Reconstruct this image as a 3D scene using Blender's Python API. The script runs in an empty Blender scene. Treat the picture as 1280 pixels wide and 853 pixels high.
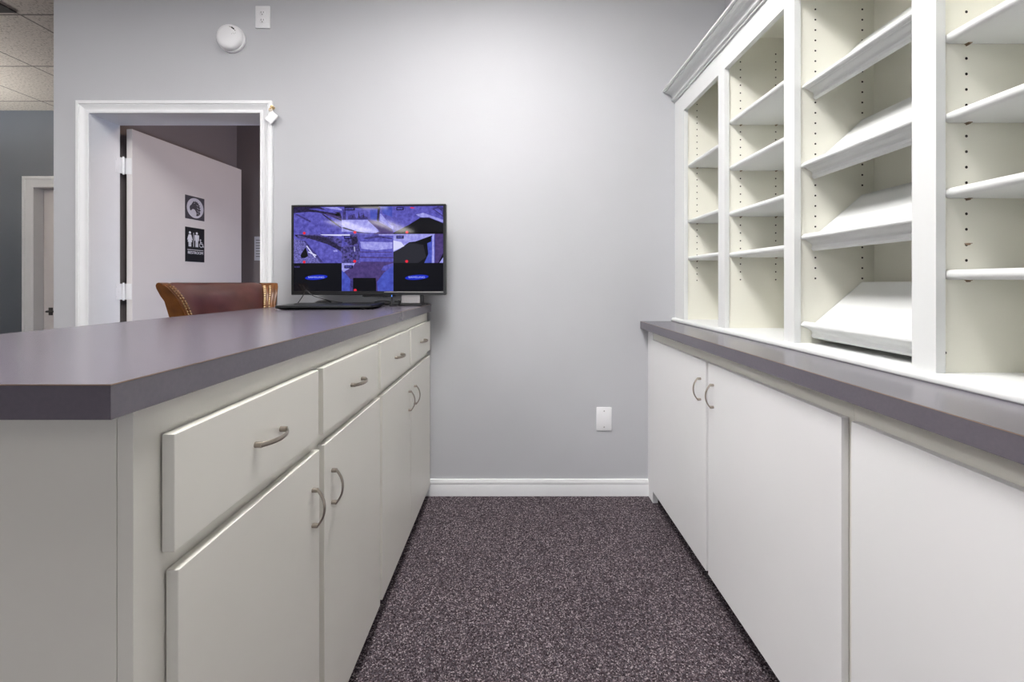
import bpy, bmesh, math, random
from mathutils import Vector, Matrix
random.seed(7)
PI = math.pi
S = bpy.context.scene
COL = S.collection

# ------------------------------------------------------------------ camera
FPX = 525.0                      # focal length in pixels of the 1280 wide frame
CAM_Z = 1.112
cd = bpy.data.cameras.new('camera')
cam = bpy.data.objects.new('camera', cd)
COL.objects.link(cam)
cam.location = (0, 0, CAM_Z)
cam.rotation_euler = (PI / 2, 0, 0)
cd.sensor_width = 36.0
cd.lens = FPX / 1280 * 36.0
cd.shift_x = -2.5 / 1280
cd.shift_y = -72.1 / 1280
cd.clip_start = 0.02
S.camera = cam

# ------------------------------------------------------------------ light levels, exposure
S.view_settings.view_transform = 'Standard'
S.view_settings.look = 'None'
S.view_settings.gamma = 1
S.view_settings.use_curve_mapping = False
S.view_settings.exposure = 0.0
LAMP = 30.5                      # radiance of the ceiling panel over the aisle
LAMP_REAR = 20.0                 # of the panels at the back of the large room
LAMP_MID = 1.5                   # of the panels just behind the camera
FILL_GLOW = 7.5                    # glow of the unseen fill panes in the rear wall
FILL_DESK = 17.0                 # of the unseen fill panel added over the long countertop
LAMP_SIDE = 14.0                 # of the panels behind and to the left
FILL_LEFT = 135.0                 # of the unseen light added to lift the left room's ceiling
FILL_HALL = 10.0                  # of the unseen warm panel added to lift and tint the hall
HALL_BLUE = 2.6                       # strength of the bluish fill added behind the doorway
w = bpy.data.worlds.new('world')
S.world = w
w.use_nodes = True
w.node_tree.nodes['Background'].inputs[0].default_value = (0.7, 0.75, 0.85, 1)
w.node_tree.nodes['Background'].inputs[1].default_value = 0.3

# ------------------------------------------------------------------ materials
def lin(c):
    return tuple(((v / 255) / 12.92 if v / 255 <= 0.04045 else ((v / 255 + 0.055) / 1.055) ** 2.4) for v in c) + (1,)

def mat(name, rgb, rough=0.5, metal=0.0, var=0.04, scale=6.0, bump=0.0, bscale=80.0, spec=0.5, coat=0.0):
    """principled material whose colour wanders a little with a noise"""
    m = bpy.data.materials.new(name)
    m.use_nodes = True
    nt = m.node_tree
    b = nt.nodes['Principled BSDF']
    tc = nt.nodes.new('ShaderNodeTexCoord')
    n = nt.nodes.new('ShaderNodeTexNoise')
    n.inputs['Scale'].default_value = scale
    n.inputs['Detail'].default_value = 4
    nt.links.new(tc.outputs['Object'], n.inputs['Vector'])
    r = nt.nodes.new('ShaderNodeValToRGB')
    c = lin(rgb)
    r.color_ramp.elements[0].position = 0.3
    r.color_ramp.elements[1].position = 0.7
    r.color_ramp.elements[0].color = tuple(v * (1 - var) for v in c[:3]) + (1,)
    r.color_ramp.elements[1].color = tuple(min(1, v * (1 + var)) for v in c[:3]) + (1,)
    nt.links.new(n.outputs['Fac'], r.inputs['Fac'])
    nt.links.new(r.outputs['Color'], b.inputs['Base Color'])
    b.inputs['Roughness'].default_value = rough
    b.inputs['Metallic'].default_value = metal
    b.inputs['Specular IOR Level'].default_value = spec
    if coat:
        b.inputs['Coat Weight'].default_value = coat
        b.inputs['Coat Roughness'].default_value = 0.2
    if bump:
        n2 = nt.nodes.new('ShaderNodeTexNoise')
        n2.inputs['Scale'].default_value = bscale
        n2.inputs['Detail'].default_value = 3
        nt.links.new(tc.outputs['Object'], n2.inputs['Vector'])
        bp = nt.nodes.new('ShaderNodeBump')
        bp.inputs['Strength'].default_value = bump
        bp.inputs['Distance'].default_value = 0.002
        nt.links.new(n2.outputs['Fac'], bp.inputs['Height'])
        nt.links.new(bp.outputs['Normal'], b.inputs['Normal'])
    return m

def emit_mat(name, rgb, strength, rough=0.05, var=0.0, scale=40.0, stretch=(1, 1, 1), dark=None):
    """self-lit glossy surface (screen or lamp); var mixes towards a darker tone with noise"""
    m = bpy.data.materials.new(name)
    m.use_nodes = True
    nt = m.node_tree
    b = nt.nodes['Principled BSDF']
    b.inputs['Base Color'].default_value = (0.004, 0.004, 0.005, 1)
    b.inputs['Roughness'].default_value = rough
    b.inputs['Emission Strength'].default_value = strength
    b.inputs['Specular IOR Level'].default_value = 0.28
    c = lin(rgb)
    if var:
        tc = nt.nodes.new('ShaderNodeTexCoord')
        mp = nt.nodes.new('ShaderNodeMapping')
        mp.inputs['Scale'].default_value = stretch
        n = nt.nodes.new('ShaderNodeTexNoise')
        n.inputs['Scale'].default_value = scale
        n.inputs['Detail'].default_value = 5
        r = nt.nodes.new('ShaderNodeValToRGB')
        r.color_ramp.elements[0].position = 0.5 - 0.22
        r.color_ramp.elements[1].position = 0.5 + 0.18
        d = lin(dark) if dark else tuple(v * (1 - var) for v in c[:3]) + (1,)
        r.color_ramp.elements[0].color = d
        r.color_ramp.elements[1].color = c
        nt.links.new(tc.outputs['Object'], mp.inputs['Vector'])
        nt.links.new(mp.outputs['Vector'], n.inputs['Vector'])
        nt.links.new(n.outputs['Fac'], r.inputs['Fac'])
        nt.links.new(r.outputs['Color'], b.inputs['Emission Color'])
    else:
        b.inputs['Emission Color'].default_value = c
    return m

def carpet_mat():
    m = bpy.data.materials.new('carpet_pile')
    m.use_nodes = True
    nt = m.node_tree
    b = nt.nodes['Principled BSDF']
    b.inputs['Roughness'].default_value = 0.95
    b.inputs['Specular IOR Level'].default_value = 0.1
    tc = nt.nodes.new('ShaderNodeTexCoord')
    v = nt.nodes.new('ShaderNodeTexVoronoi')
    v.inputs['Scale'].default_value = 300
    nt.links.new(tc.outputs['Object'], v.inputs['Vector'])
    sep = nt.nodes.new('ShaderNodeSeparateColor')
    nt.links.new(v.outputs['Color'], sep.inputs['Color'])
    r = nt.nodes.new('ShaderNodeValToRGB')
    el = r.color_ramp.elements
    cols = [(0.0, (36, 31, 34)), (0.25, (64, 55, 60)), (0.5, (94, 83, 88)), (0.72, (82, 79, 86)), (0.88, (138, 126, 131)), (1.0, (178, 168, 170))]
    el[0].position, el[0].color = cols[0][0], lin(cols[0][1])
    el[1].position, el[1].color = cols[-1][0], lin(cols[-1][1])
    for p, c in cols[1:-1]:
        e = el.new(p)
        e.color = lin(c)
    nt.links.new(sep.outputs[0], r.inputs['Fac'])
    n = nt.nodes.new('ShaderNodeTexNoise')
    n.inputs['Scale'].default_value = 3.0
    n.inputs['Detail'].default_value = 5
    nt.links.new(tc.outputs['Object'], n.inputs['Vector'])
    mx = nt.nodes.new('ShaderNodeMix')
    mx.data_type = 'RGBA'
    mx.blend_type = 'MULTIPLY'
    mx.inputs['Factor'].default_value = 0.35
    nt.links.new(r.outputs['Color'], mx.inputs['A'])
    r2 = nt.nodes.new('ShaderNodeValToRGB')
    r2.color_ramp.elements[0].color = (0.7, 0.7, 0.72, 1)
    r2.color_ramp.elements[0].position = 0.3
    r2.color_ramp.elements[1].color = (1, 1, 1, 1)
    r2.color_ramp.elements[1].position = 0.7
    nt.links.new(n.outputs['Fac'], r2.inputs['Fac'])
    nt.links.new(r2.outputs['Color'], mx.inputs['B'])
    nt.links.new(mx.outputs['Result'], b.inputs['Base Color'])
    bp = nt.nodes.new('ShaderNodeBump')
    bp.inputs['Strength'].default_value = 0.6
    bp.inputs['Distance'].default_value = 0.004
    nt.links.new(v.outputs['Distance'], bp.inputs['Height'])
    nt.links.new(bp.outputs['Normal'], b.inputs['Normal'])
    return m

def tile_mat():
    """acoustic ceiling tiles in a narrow grid, pitted"""
    m = bpy.data.materials.new('acoustic_tile')
    m.use_nodes = True
    nt = m.node_tree
    b = nt.nodes['Principled BSDF']
    b.inputs['Roughness'].default_value = 0.9
    tc = nt.nodes.new('ShaderNodeTexCoord')
    mp = nt.nodes.new('ShaderNodeMapping')
    mp.inputs['Location'].default_value = (3.05 - 0.628 * 3, -2.594 + 0.616 * 3, 0)
    br = nt.nodes.new('ShaderNodeTexBrick')
    br.offset = 0.0
    br.inputs['Scale'].default_value = 1.0
    br.inputs['Brick Width'].default_value = 0.628
    br.inputs['Row Height'].default_value = 0.616
    br.inputs['Mortar Size'].default_value = 0.007
    br.inputs['Mortar Smooth'].default_value = 0.1
    br.inputs['Color1'].default_value = lin((226, 220, 212))
    br.inputs['Color2'].default_value = lin((221, 215, 207))
    br.inputs['Mortar'].default_value = lin((150, 144, 140))
    nt.links.new(tc.outputs['Object'], mp.inputs['Vector'])
    nt.links.new(mp.outputs['Vector'], br.inputs['Vector'])
    n = nt.nodes.new('ShaderNodeTexNoise')
    n.inputs['Scale'].default_value = 75
    n.inputs['Detail'].default_value = 6
    n.inputs['Roughness'].default_value = 0.7
    nt.links.new(tc.outputs['Object'], n.inputs['Vector'])
    r = nt.nodes.new('ShaderNodeValToRGB')
    r.color_ramp.elements[0].position = 0.34
    r.color_ramp.elements[0].color = (0.5, 0.49, 0.47, 1)
    r.color_ramp.elements[1].position = 0.5
    r.color_ramp.elements[1].color = (1, 1, 1, 1)
    nt.links.new(n.outputs['Fac'], r.inputs['Fac'])
    mx = nt.nodes.new('ShaderNodeMix')
    mx.data_type = 'RGBA'
    mx.blend_type = 'MULTIPLY'
    mx.inputs['Factor'].default_value = 1.0
    nt.links.new(br.outputs['Color'], mx.inputs['A'])
    nt.links.new(r.outputs['Color'], mx.inputs['B'])
    nt.links.new(mx.outputs['Result'], b.inputs['Base Color'])
    return m

M = {
    'wall': mat('grey_wall_paint', (190, 191, 195), 0.6, var=0.02, scale=2.0, bump=0.08, bscale=120),
    'dark_wall': mat('slate_wall_paint', (77, 83, 92), 0.6, var=0.03, scale=2.0),
    'hall_wall': mat('taupe_wall_paint', (134, 126, 128), 0.6, var=0.03, scale=2.0),
    'trim': mat('white_trim_paint', (236, 237, 239), 0.35, var=0.015),
    'door': mat('door_paint', (222, 217, 216), 0.45, var=0.02, scale=3),
    'carpet': carpet_mat(),
    'tile': tile_mat(),
    'lam': mat('purple_grey_laminate', (96, 91, 101), 0.26, var=0.05, scale=160, spec=1.0),
    'lam_line': mat('laminate_core_line', (142, 118, 100), 0.5),
    'cab': mat('white_cabinet_paint', (227, 225, 217), 0.38, var=0.02, scale=3),
    'cab_white': mat('bright_cabinet_paint', (235, 235, 236), 0.38, var=0.015, scale=3),
    'case': mat('bookcase_paint', (226, 228, 227), 0.4, var=0.01),
    'case_in': mat('bookcase_paint_bounce', (239, 238, 226), 0.45, var=0.02, scale=3),  # same white as the frame, lightened to stand for bounced light inside
    'hole': mat('pin_hole', (40, 36, 32), 0.9),
    'clip': mat('brown_clip', (150, 128, 106), 0.5),
    'toe': mat('black_toe_board', (26, 24, 25), 0.6),
    'nickel': mat('brushed_nickel', (168, 160, 150), 0.3, metal=1.0, var=0.05, scale=60),
    'white_plastic': mat('white_plastic', (236, 236, 238), 0.35, var=0.01),
    'slot': mat('dark_slot', (48, 46, 46), 0.7),
    'black_plastic': mat('black_plastic', (18, 18, 20), 0.28, var=0.1),
    'laptop': mat('black_laptop_plastic', (20, 23, 23), 0.32, var=0.15, scale=20),
    'silver': mat('silver_plastic', (170, 166, 166), 0.3, metal=0.7),
    'cable': mat('black_cable', (26, 26, 28), 0.45),
    'leather': mat('brown_leather', (78, 46, 40), 0.28, var=0.25, scale=14, bump=0.15, bscale=120),
    'wood': mat('varnished_wood', (104, 64, 32), 0.25, var=0.3, scale=22),
    'brass': mat('antique_brass', (222, 196, 150), 0.28, metal=1.0),
    'sign_grey': mat('grey_sign', (72, 70, 78), 0.5),
    'sign_black': mat('black_sign', (22, 24, 30), 0.45),
    'sign_white': mat('white_sign_print', (226, 228, 236), 0.5),
    'sign_light': mat('pale_sign_print', (206, 205, 216), 0.5),
    'paper': mat('white_paper', (210, 212, 222), 0.7),
    'vent': mat('dark_vent_paint', (84, 82, 82), 0.5),
    'lampframe': mat('lamp_frame', (225, 225, 225), 0.5),
    'diffuser': emit_mat('lit_diffuser', (255, 252, 250), LAMP, rough=0.5),
    'diffuser_rear': emit_mat('lit_diffuser_rear', (255, 250, 244), LAMP_REAR, rough=0.5),
    'diffuser_mid': emit_mat('lit_diffuser_mid', (255, 250, 244), LAMP_MID, rough=0.5),
    'fill_pane': emit_mat('fill_glass', (244, 248, 255), FILL_GLOW, rough=0.1),
    'diffuser_side': emit_mat('lit_diffuser_side', (255, 250, 244), LAMP_SIDE, rough=0.5),
    'fill_desk': emit_mat('lit_fill_desk', (255, 252, 250), FILL_DESK, rough=0.5),
    'fill_left': emit_mat('lit_fill_left', (255, 250, 244), FILL_LEFT, rough=0.5),
    'fill_hall': emit_mat('lit_fill_hall', (255, 222, 196), FILL_HALL, rough=0.5),
}

# ------------------------------------------------------------------ mesh helpers
class MB:
    def __init__(s):
        s.v, s.f, s.m = [], [], []
    def add(s, vs, fs, mi=0):
        o = len(s.v)
        s.v += [Vector(p) for p in vs]
        s.f += [[o + i for i in f] for f in fs]
        s.m += [mi] * len(fs)
    def box(s, x0, x1, y0, y1, z0, z1, mi=0, bev=0.0, seg=1):
        bm = bmesh.new()
        bmesh.ops.create_cube(bm, size=1)
        for v in bm.verts:
            v.co = Vector(((x0 + x1) / 2 + v.co.x * (x1 - x0), (y0 + y1) / 2 + v.co.y * (y1 - y0), (z0 + z1) / 2 + v.co.z * (z1 - z0)))
        if bev:
            bmesh.ops.bevel(bm, geom=bm.edges[:], offset=bev, segments=seg, affect='EDGES', profile=0.5)
        bm.verts.index_update()
        s.add([v.co.copy() for v in bm.verts], [[v.index for v in f.verts] for f in bm.faces], mi)
        bm.free()
    def prism(s, prof, axis, a, b, mi=0):
        """closed profile swept along an axis; profile coords are the two other axes in order"""
        def P(p, t):
            if axis == 'x': return (t, p[0], p[1])
            if axis == 'y': return (p[0], t, p[1])
            return (p[0], p[1], t)
        n = len(prof)
        vs = [P(p, a) for p in prof] + [P(p, b) for p in prof]
        fs = [[i, (i + 1) % n, n + (i + 1) % n, n + i] for i in range(n)]
        fs += [list(range(n))[::-1], list(range(n, 2 * n))]
        s.add(vs, fs, mi)
    def tube(s, path, r, n=8, rb=None, up=Vector((0, 0, 1)), mi=0, cap=True):
        """swept ellipse: radius r along the path's normal, rb along the binormal"""
        pts = [Vector(p) for p in path]
        rb = rb or r
        vs = []
        nrm = None
        for i, p in enumerate(pts):
            t = (pts[min(i + 1, len(pts) - 1)] - pts[max(i - 1, 0)]).normalized()
            if nrm is None:
                nrm = up - t * up.dot(t)
                if nrm.length < 1e-4:
                    nrm = Vector((1, 0, 0)) - t * t.x
            else:
                nrm = nrm - t * nrm.dot(t)
            nrm.normalize()
            bi = t.cross(nrm)
            for k in range(n):
                a = 2 * PI * k / n
                vs.append(p + nrm * (r * math.cos(a)) + bi * (rb * math.sin(a)))
        fs = []
        for i in range(len(pts) - 1):
            for k in range(n):
                fs.append([i * n + k, i * n + (k + 1) % n, (i + 1) * n + (k + 1) % n, (i + 1) * n + k])
        if cap:
            fs += [list(range(n))[::-1], [(len(pts) - 1) * n + k for k in range(n)]]
        s.add(vs, fs, mi)
    def lathe(s, prof, origin, axis='z', n=32, mi=0):
        """(r, h) profile turned about an axis through origin"""
        o = Vector(origin)
        vs = []
        for r, h in prof:
            for k in range(n):
                a = 2 * PI * k / n
                c, d = r * math.cos(a), r * math.sin(a)
                q = (c, d, h) if axis == 'z' else ((c, h, d) if axis == 'y' else (h, c, d))
                vs.append(o + Vector(q))
        fs = []
        for i in range(len(prof) - 1):
            for k in range(n):
                fs.append([i * n + k, i * n + (k + 1) % n, (i + 1) * n + (k + 1) % n, (i + 1) * n + k])
        fs += [list(range(n))[::-1], [(len(prof) - 1) * n + k for k in range(n)]]
        s.add(vs, fs, mi)
    def poly(s, pts, mi=0):
        s.add(pts, [list(range(len(pts)))], mi)
    def disc(s, c, ax, r, n=8, mi=0, rz=None):
        c = Vector(c)
        rz = rz or r
        vs = []
        for k in range(n):
            a = 2 * PI * k / n
            q = (0, r * math.cos(a), rz * math.sin(a)) if ax == 'x' else ((r * math.cos(a), 0, rz * math.sin(a)) if ax == 'y' else (r * math.cos(a), rz * math.sin(a), 0))
            vs.append(c + Vector(q))
        s.add(vs, [list(range(n))], mi)

WORLD = {}

def link(o, parent, pos):
    COL.objects.link(o)
    if parent is not None:
        o.parent = parent
        o.location = Vector(pos) - WORLD[parent]
    else:
        o.location = pos
    WORLD[o] = Vector(pos)

def build(mb, name, mats, parent=None, sharp=35, local=False):
    """MB in world coordinates (or, with local, in the parent's own) -> one mesh object"""
    mats = mats if isinstance(mats, (list, tuple)) else [mats]
    xs = [p.x for p in mb.v]; ys = [p.y for p in mb.v]; zs = [p.z for p in mb.v]
    if local:
        pos = WORLD[parent]
        off = Vector((0, 0, 0))
    elif parent is None:
        pos = Vector(((min(xs) + max(xs)) / 2, (min(ys) + max(ys)) / 2, min(zs)))
        off = pos
    else:
        pos = WORLD[parent]
        off = pos
    me = bpy.data.meshes.new(name)
    me.from_pydata([p - off for p in mb.v], [], mb.f)
    for k in mats:
        me.materials.append(M[k] if isinstance(k, str) else k)
    for p, mi in zip(me.polygons, mb.m):
        p.material_index = mi
        p.use_smooth = True
    bm = bmesh.new()
    bm.from_mesh(me)
    bmesh.ops.recalc_face_normals(bm, faces=bm.faces[:])
    bm.to_mesh(me)
    bm.free()
    me.set_sharp_from_angle(angle=math.radians(sharp))
    me.update()
    o = bpy.data.objects.new(name, me)
    link(o, parent, pos)
    return o

def empty(name, loc, rz=0.0):
    o = bpy.data.objects.new(name, None)
    o.empty_display_size = 0.1
    link(o, None, loc)
    o.rotation_euler = (0, 0, rz)
    return o

def tag(o, label, cat, group=None):
    o['label'] = label
    o['category'] = cat
    if group:
        o['group'] = group
    return o

def structure(o, label=None, cat=None):
    o['kind'] = 'structure'
    if label:
        o['label'] = label
        o['category'] = cat
    return o

def text_polys(s, size, align='CENTER'):
    """flat lettering as (verts, faces) in the x/y plane"""
    cu = bpy.data.curves.new('lettering', 'FONT')
    cu.body = s
    cu.size = size
    cu.align_x = align
    cu.align_y = 'CENTER'
    ob = bpy.data.objects.new('lettering', cu)
    COL.objects.link(ob)
    bpy.context.view_layer.update()
    me = bpy.data.meshes.new_from_object(ob.evaluated_get(bpy.context.evaluated_depsgraph_get()))
    vs = [v.co.copy() for v in me.vertices]
    fs = [list(p.vertices) for p in me.polygons]
    bpy.data.objects.remove(ob)
    bpy.data.curves.remove(cu)
    bpy.data.meshes.remove(me)
    return vs, fs

# ------------------------------------------------------------------ the setting
YB, YB2 = 2.206, 2.370           # faces of the wall behind the counter
ZC = 2.772                       # ceiling
XR = 1.105                       # right wall
XE = -2.418                      # left end of the back wall
YF = 4.03                        # far wall of the room beyond
XL, YREAR = -6.5, -9.6

def wall_with_hole(name, x0, x1, y0, y1, hole, mt):
    m = MB()
    if hole:
        xl, xr, zt = hole
        m.box(x0, xl, y0, y1, 0, ZC)
        m.box(xr, x1, y0, y1, 0, ZC)
        m.box(xl, xr, y0, y1, zt, ZC)
    else:
        m.box(x0, x1, y0, y1, 0, ZC)
    return structure(build(m, name, mt))

m = MB(); m.box(XL - .1, XR + .1, YREAR - .1, YF + .2, -0.06, 0)
structure(build(m, 'floor', 'carpet'), 'speckled mauve brown carpet between the two runs of cabinets', 'floor')
m = MB(); m.box(XL - .1, XR + .1, YREAR - .1, YF + .2, ZC, ZC + .06)
o = build(m, 'ceiling', 'tile')
structure(o)
for v in o.data.vertices:        # the tile pattern is laid out from the room's own origin
    v.co += o.location
o.location = (0, 0, 0)

DL, DR, DT = -2.224, -1.3286, 2.003       # the doorway in the back wall
structure(wall_with_hole('wall_back', XE, XR, YB, YB2, (DL - .02, DR + .02, DT + .02), 'wall'))
m = MB(); m.box(XR, XR + .1, YREAR, YB2, 0, ZC); structure(build(m, 'wall_right', 'wall'))
m = MB(); m.box(XL - .1, XL, YREAR, YF + .16, 0, ZC); structure(build(m, 'wall_left', 'dark_wall'))
m = MB(); m.box(XL, XR, YREAR - .1, YREAR, 0, ZC); structure(build(m, 'wall_rear', 'dark_wall'))
for k, x0 in enumerate((-2.9, -.95)):       # unseen rear-wall windows, sized and placed as fill light
    x1 = x0 + 1.75
    m = MB()
    for a in ((x0 - .07, x1 + .07, .75, .82), (x0 - .07, x1 + .07, 2.22, 2.29), (x0 - .07, x0, .82, 2.22), (x1, x1 + .07, .82, 2.22), (x0 + .855, x0 + .895, .82, 2.22)):
        m.box(a[0], a[1], YREAR + .0005, YREAR + .05, a[2], a[3])
    wf = structure(build(m, 'fill_window_%d' % (k + 1), 'trim'))
    m = MB(); m.box(x0, x1, YREAR + .001, YREAR + .012, .82, 2.22)
    build(m, 'pane', 'fill_pane', wf)
D2L, D2R, D2T = -4.60, -3.73, 2.032
wall_with_hole('wall_far', XL, XE, YF, YF + .16, (D2L - .02, D2R + .02, D2T + .02), 'dark_wall')
# hall behind the doorway
m = MB(); m.box(XE, -2.25, YB2, YF + .16, 0, ZC); structure(build(m, 'wall_hall_left', 'hall_wall'))
m = MB(); m.box(-2.25, XR, 3.41, 3.50, 0, ZC); structure(build(m, 'wall_hall_back', 'hall_wall'))
m = MB(); m.box(0.6, 0.7, YB2, 3.41, 0, ZC); structure(build(m, 'wall_hall_right', 'dark_wall'))

def casing(name, xl, xr, zt, y, prof, jd, jt=.02):
    """mitred casing on a wall face at y (facing -y) with the jamb lining behind it"""
    m = MB()
    k = len(prof)
    vs = []
    for o_, p_ in prof:
        vs += [(xl - o_, y - p_, 0), (xl - o_, y - p_, zt + o_), (xr + o_, y - p_, zt + o_), (xr + o_, y - p_, 0)]
    fs = []
    for i in range(k):
        j = (i + 1) % k
        for c in range(3):
            fs.append([i * 4 + c, i * 4 + c + 1, j * 4 + c + 1, j * 4 + c])
    m.add(vs, fs)
    m.box(xl - jt, xl, y + .0005, y + jd, 0, zt)
    m.box(xr, xr + jt, y + .0005, y + jd, 0, zt)
    m.box(xl - jt, xr + jt, y + .0005, y + jd, zt, zt + jt)
    return build(m, name, 'trim', sharp=15)

PROF = [(0.0, 0.0), (0.0, 0.009), (0.002, 0.011), (0.013, 0.011), (0.016, 0.0075), (0.019, 0.0080), (0.030, 0.0110),
        (0.040, 0.0160), (0.0425, 0.0165), (0.0445, 0.0125), (0.048, 0.0185), (0.060, 0.0185), (0.064, 0.015), (0.064, 0.0)]
structure(casing('trim_1', DL, DR, DT, YB, PROF, YB2 - YB), 'white moulded casing around the open doorway left of the monitor', 'door casing')
PROF2 = [(a * 1.65, p) for a, p in PROF]
structure(casing('trim_2', D2L, D2R, D2T, YF, PROF2, .16), 'cream casing of the closed door far left on the slate wall', 'door casing')

# baseboard along the back wall
m = MB()
bprof = [(YB, 0), (YB - .014, 0), (YB - .014, .058), (YB - .013, .0605), (YB - .0145, .064), (YB - .0145, .076), (YB - .010, .0855), (YB, .0855)]
for a, b in ((XE, DL - .066), (DR + .066, -.56), (-.54, .7035)):
    m.prism(bprof, 'x', a, b)
structure(build(m, 'baseboard_back', 'trim'))

# door leaf that stands open into the hall
dr = empty('door_1', (-2.175, 2.392, 0), math.radians(85.67))
structure(dr, 'pale door with restroom signs standing open into the hall', 'door')
m = MB(); m.box(0, .862, 0, .035, .012, 1.992, bev=.0015)
build(m, 'door_panel', 'door', dr, local=True)
m = MB()
for s_, y_ in ((-1, 0.0), (1, .035)):
    m.lathe([(.032, 0), (.032, s_ * .006), (.012, s_ * .010), (.011, s_ * .035), (.026, s_ * .045), (.028, s_ * .058), (.018, s_ * .068)], (.80, y_, .95), 'y', 20)
build(m, 'door_handle', 'nickel', dr, local=True)
for hz in (1.735, 1.02, .25):
    m = MB()
    m.tube([(-.012, .04, hz), (-.012, .04, hz + .09)], .0075, 10, up=Vector((1, 0, 0)))
    m.tube([(-.012, .04, hz - .006), (-.012, .04, hz + .096)], .004, 8, up=Vector((1, 0, 0)))
    m.box(-.0025, 0, .002, .04, hz, hz + .09)
    m.box(-.050, -.012, .0445, .0485, hz, hz + .09)
    for k in range(3):
        m.lathe([(.0035, 0), (.0025, -.0012)], (-.045 + .012 * (k % 2), .0445, hz + .018 + .027 * k), 'y', 8)
    build(m, 'hinge', 'white_plastic', dr, local=True)

# closed door in the far wall
dr2 = empty('door_2', (D2L, YF + .075, 0))
structure(dr2, 'cream door with dark latch in the slate wall far left', 'door')
m = MB(); m.box(D2L + .003, D2R - .003, YF + .075, YF + .115, .01, D2T - .004, bev=.001)
build(m, 'door_panel', 'door', dr2)
m = MB()
m.box(D2L + .055, D2L + .095, YF + .069, YF + .075, .80, .875, bev=.002)
m.tube([(D2L + .075, YF + .072, .838), (D2L + .075, YF + .035, .838)], .010, 12)
m.tube([(D2L + .070, YF + .037, .838), (D2L + .185, YF + .037, .838)], .009, 12)
build(m, 'door_handle', 'slot', dr2)

# ------------------------------------------------------------------ counters and base cabinets
def worktop(name, x0, x1, y0, y1, z0, z1, label):
    m = MB()
    m.box(x0, x1, y0, y1, z0, z1, 0)
    za, zb, e = z1 - .0014, z1 - .0001, .0003        # the laminate's core shows as a hairline round the top edge
    m.box(x0 - e, x1 + e, y0 - e, y0 + .0008, za, zb, 1)
    m.box(x1 - .0008, x1 + e, y0 + .0009, y1 - .0009, za, zb, 1)
    m.box(x0 - e, x0 + .0008, y0 + .0009, y1 - .0009, za, zb, 1)
    return tag(build(m, name, ['lam', 'lam_line']), label, 'countertop')

def pull(parent, c, out, along, proj=.025, cc=.076):
    """bow pull: two feet and a flat arched grip"""
    c, out, along = Vector(c), Vector(out), Vector(along)
    side = out.cross(along)
    m = MB()
    pts = []
    N = 15
    for i in range(N):
        t = -1 + 2 * i / (N - 1)
        pts.append(c + along * (t * (cc / 2 + .003)) + out * (.009 + (proj - .009) * (1 - abs(t) ** 2.2)))
    m.tube(pts, .0024, 8, rb=.0045, up=out)
    for s_ in (-1, 1):
        b = c + along * (s_ * cc / 2)
        m.tube([b, b + out * .004, b + out * .0115], .0048, 10, rb=.0052, up=along)
    return build(m, 'handle', 'nickel', parent, sharp=50)

LX_F, LX_D, LX_B = -.4525, -.4340, -.74      # face frame, drawer fronts, back of the left cabinets
LZ0, LZ1 = .085, .9645
worktop('countertop', -1.106, -.4353, .4534, 2.204, LZ1, 1.003, 'long purple grey laminate countertop carrying the monitor and laptop')

drawers = [(.5367, .9330), (.956, 1.343), (1.371, 1.753), (1.775, 2.174)]
doors = [(.543, .937), (.962, 1.362), (1.385, 1.7605), (1.766, 2.172)]
pulls_door = [.905, 1.0015, 1.730, 1.824]

def left_unit(y0, y1, idx, label, end_near):
    root = empty('base_cabinet', ((LX_F + LX_B) / 2, (y0 + y1) / 2, 0))
    tag(root, label, 'cabinet', 'base cabinets under the long countertop')
    m = MB()
    m.box(LX_B, LX_F - .0195, y0 + (.019 if end_near else .0005), y1 - .0005, LZ0, LZ1)
    build(m, 'body', 'cab', root)
    m = MB(); m.box(LX_F - .019, LX_F, y0 + (.0005 if end_near else .0), y1 - .0002, LZ0, LZ1)
    build(m, 'face_frame', 'cab', root)
    if end_near:
        m = MB(); m.prism([(-1.07, 0), (LX_F - .085, 0), (LX_F - .085, LZ0), (LX_F - .0195, LZ0), (LX_F - .0195, LZ1), (-1.07, LZ1)], 'y', y0, y0 + .0185)
        build(m, 'end_panel', 'cab', root)
    m = MB(); m.box(LX_B, LX_F - .085, y0 + (.0195 if end_near else .0005), y1 - .03, 0, LZ0 - .0005)
    build(m, 'toe_kick', 'toe', root)
    for i in idx:
        a, b = drawers[i]
        m = MB(); m.box(LX_F + .0022, LX_D, a, b, .768, .919, bev=.0007)
        d = build(m, 'drawer', 'cab', root)
        pull(d, (LX_D, (a + b) / 2 + .008, .841), (1, 0, 0), (0, 1, 0), proj=.026)
        a, b = doors[i]
        m = MB(); m.box(LX_F + .0022, LX_D, a, b, .067, .741, bev=.0007)
        d = build(m, 'door', 'cab', root)
        pull(d, (LX_D, pulls_door[i], .628), (1, 0, 0), (0, 0, 1), proj=.026)
    return root

left_unit(.4986, 1.358, (0, 1), 'white base cabinet with the two nearest drawers under the long countertop', True)
u2 = left_unit(1.358, 2.19, (2, 3), 'white base cabinet with two drawers below the monitor by the wall', False)
m = MB(); m.box(LX_F - .084, LX_F - .012, 2.162, 2.1895, 0, LZ0 - .0005)
build(m, 'foot', 'cab', u2)

RX_F, RX_D = .7055, .688
RZ1 = .876
worktop('countertop', .6626, 1.103, .19, 2.204, RZ1, .914, 'shorter low countertop under the white bookcase along the right wall')

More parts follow.
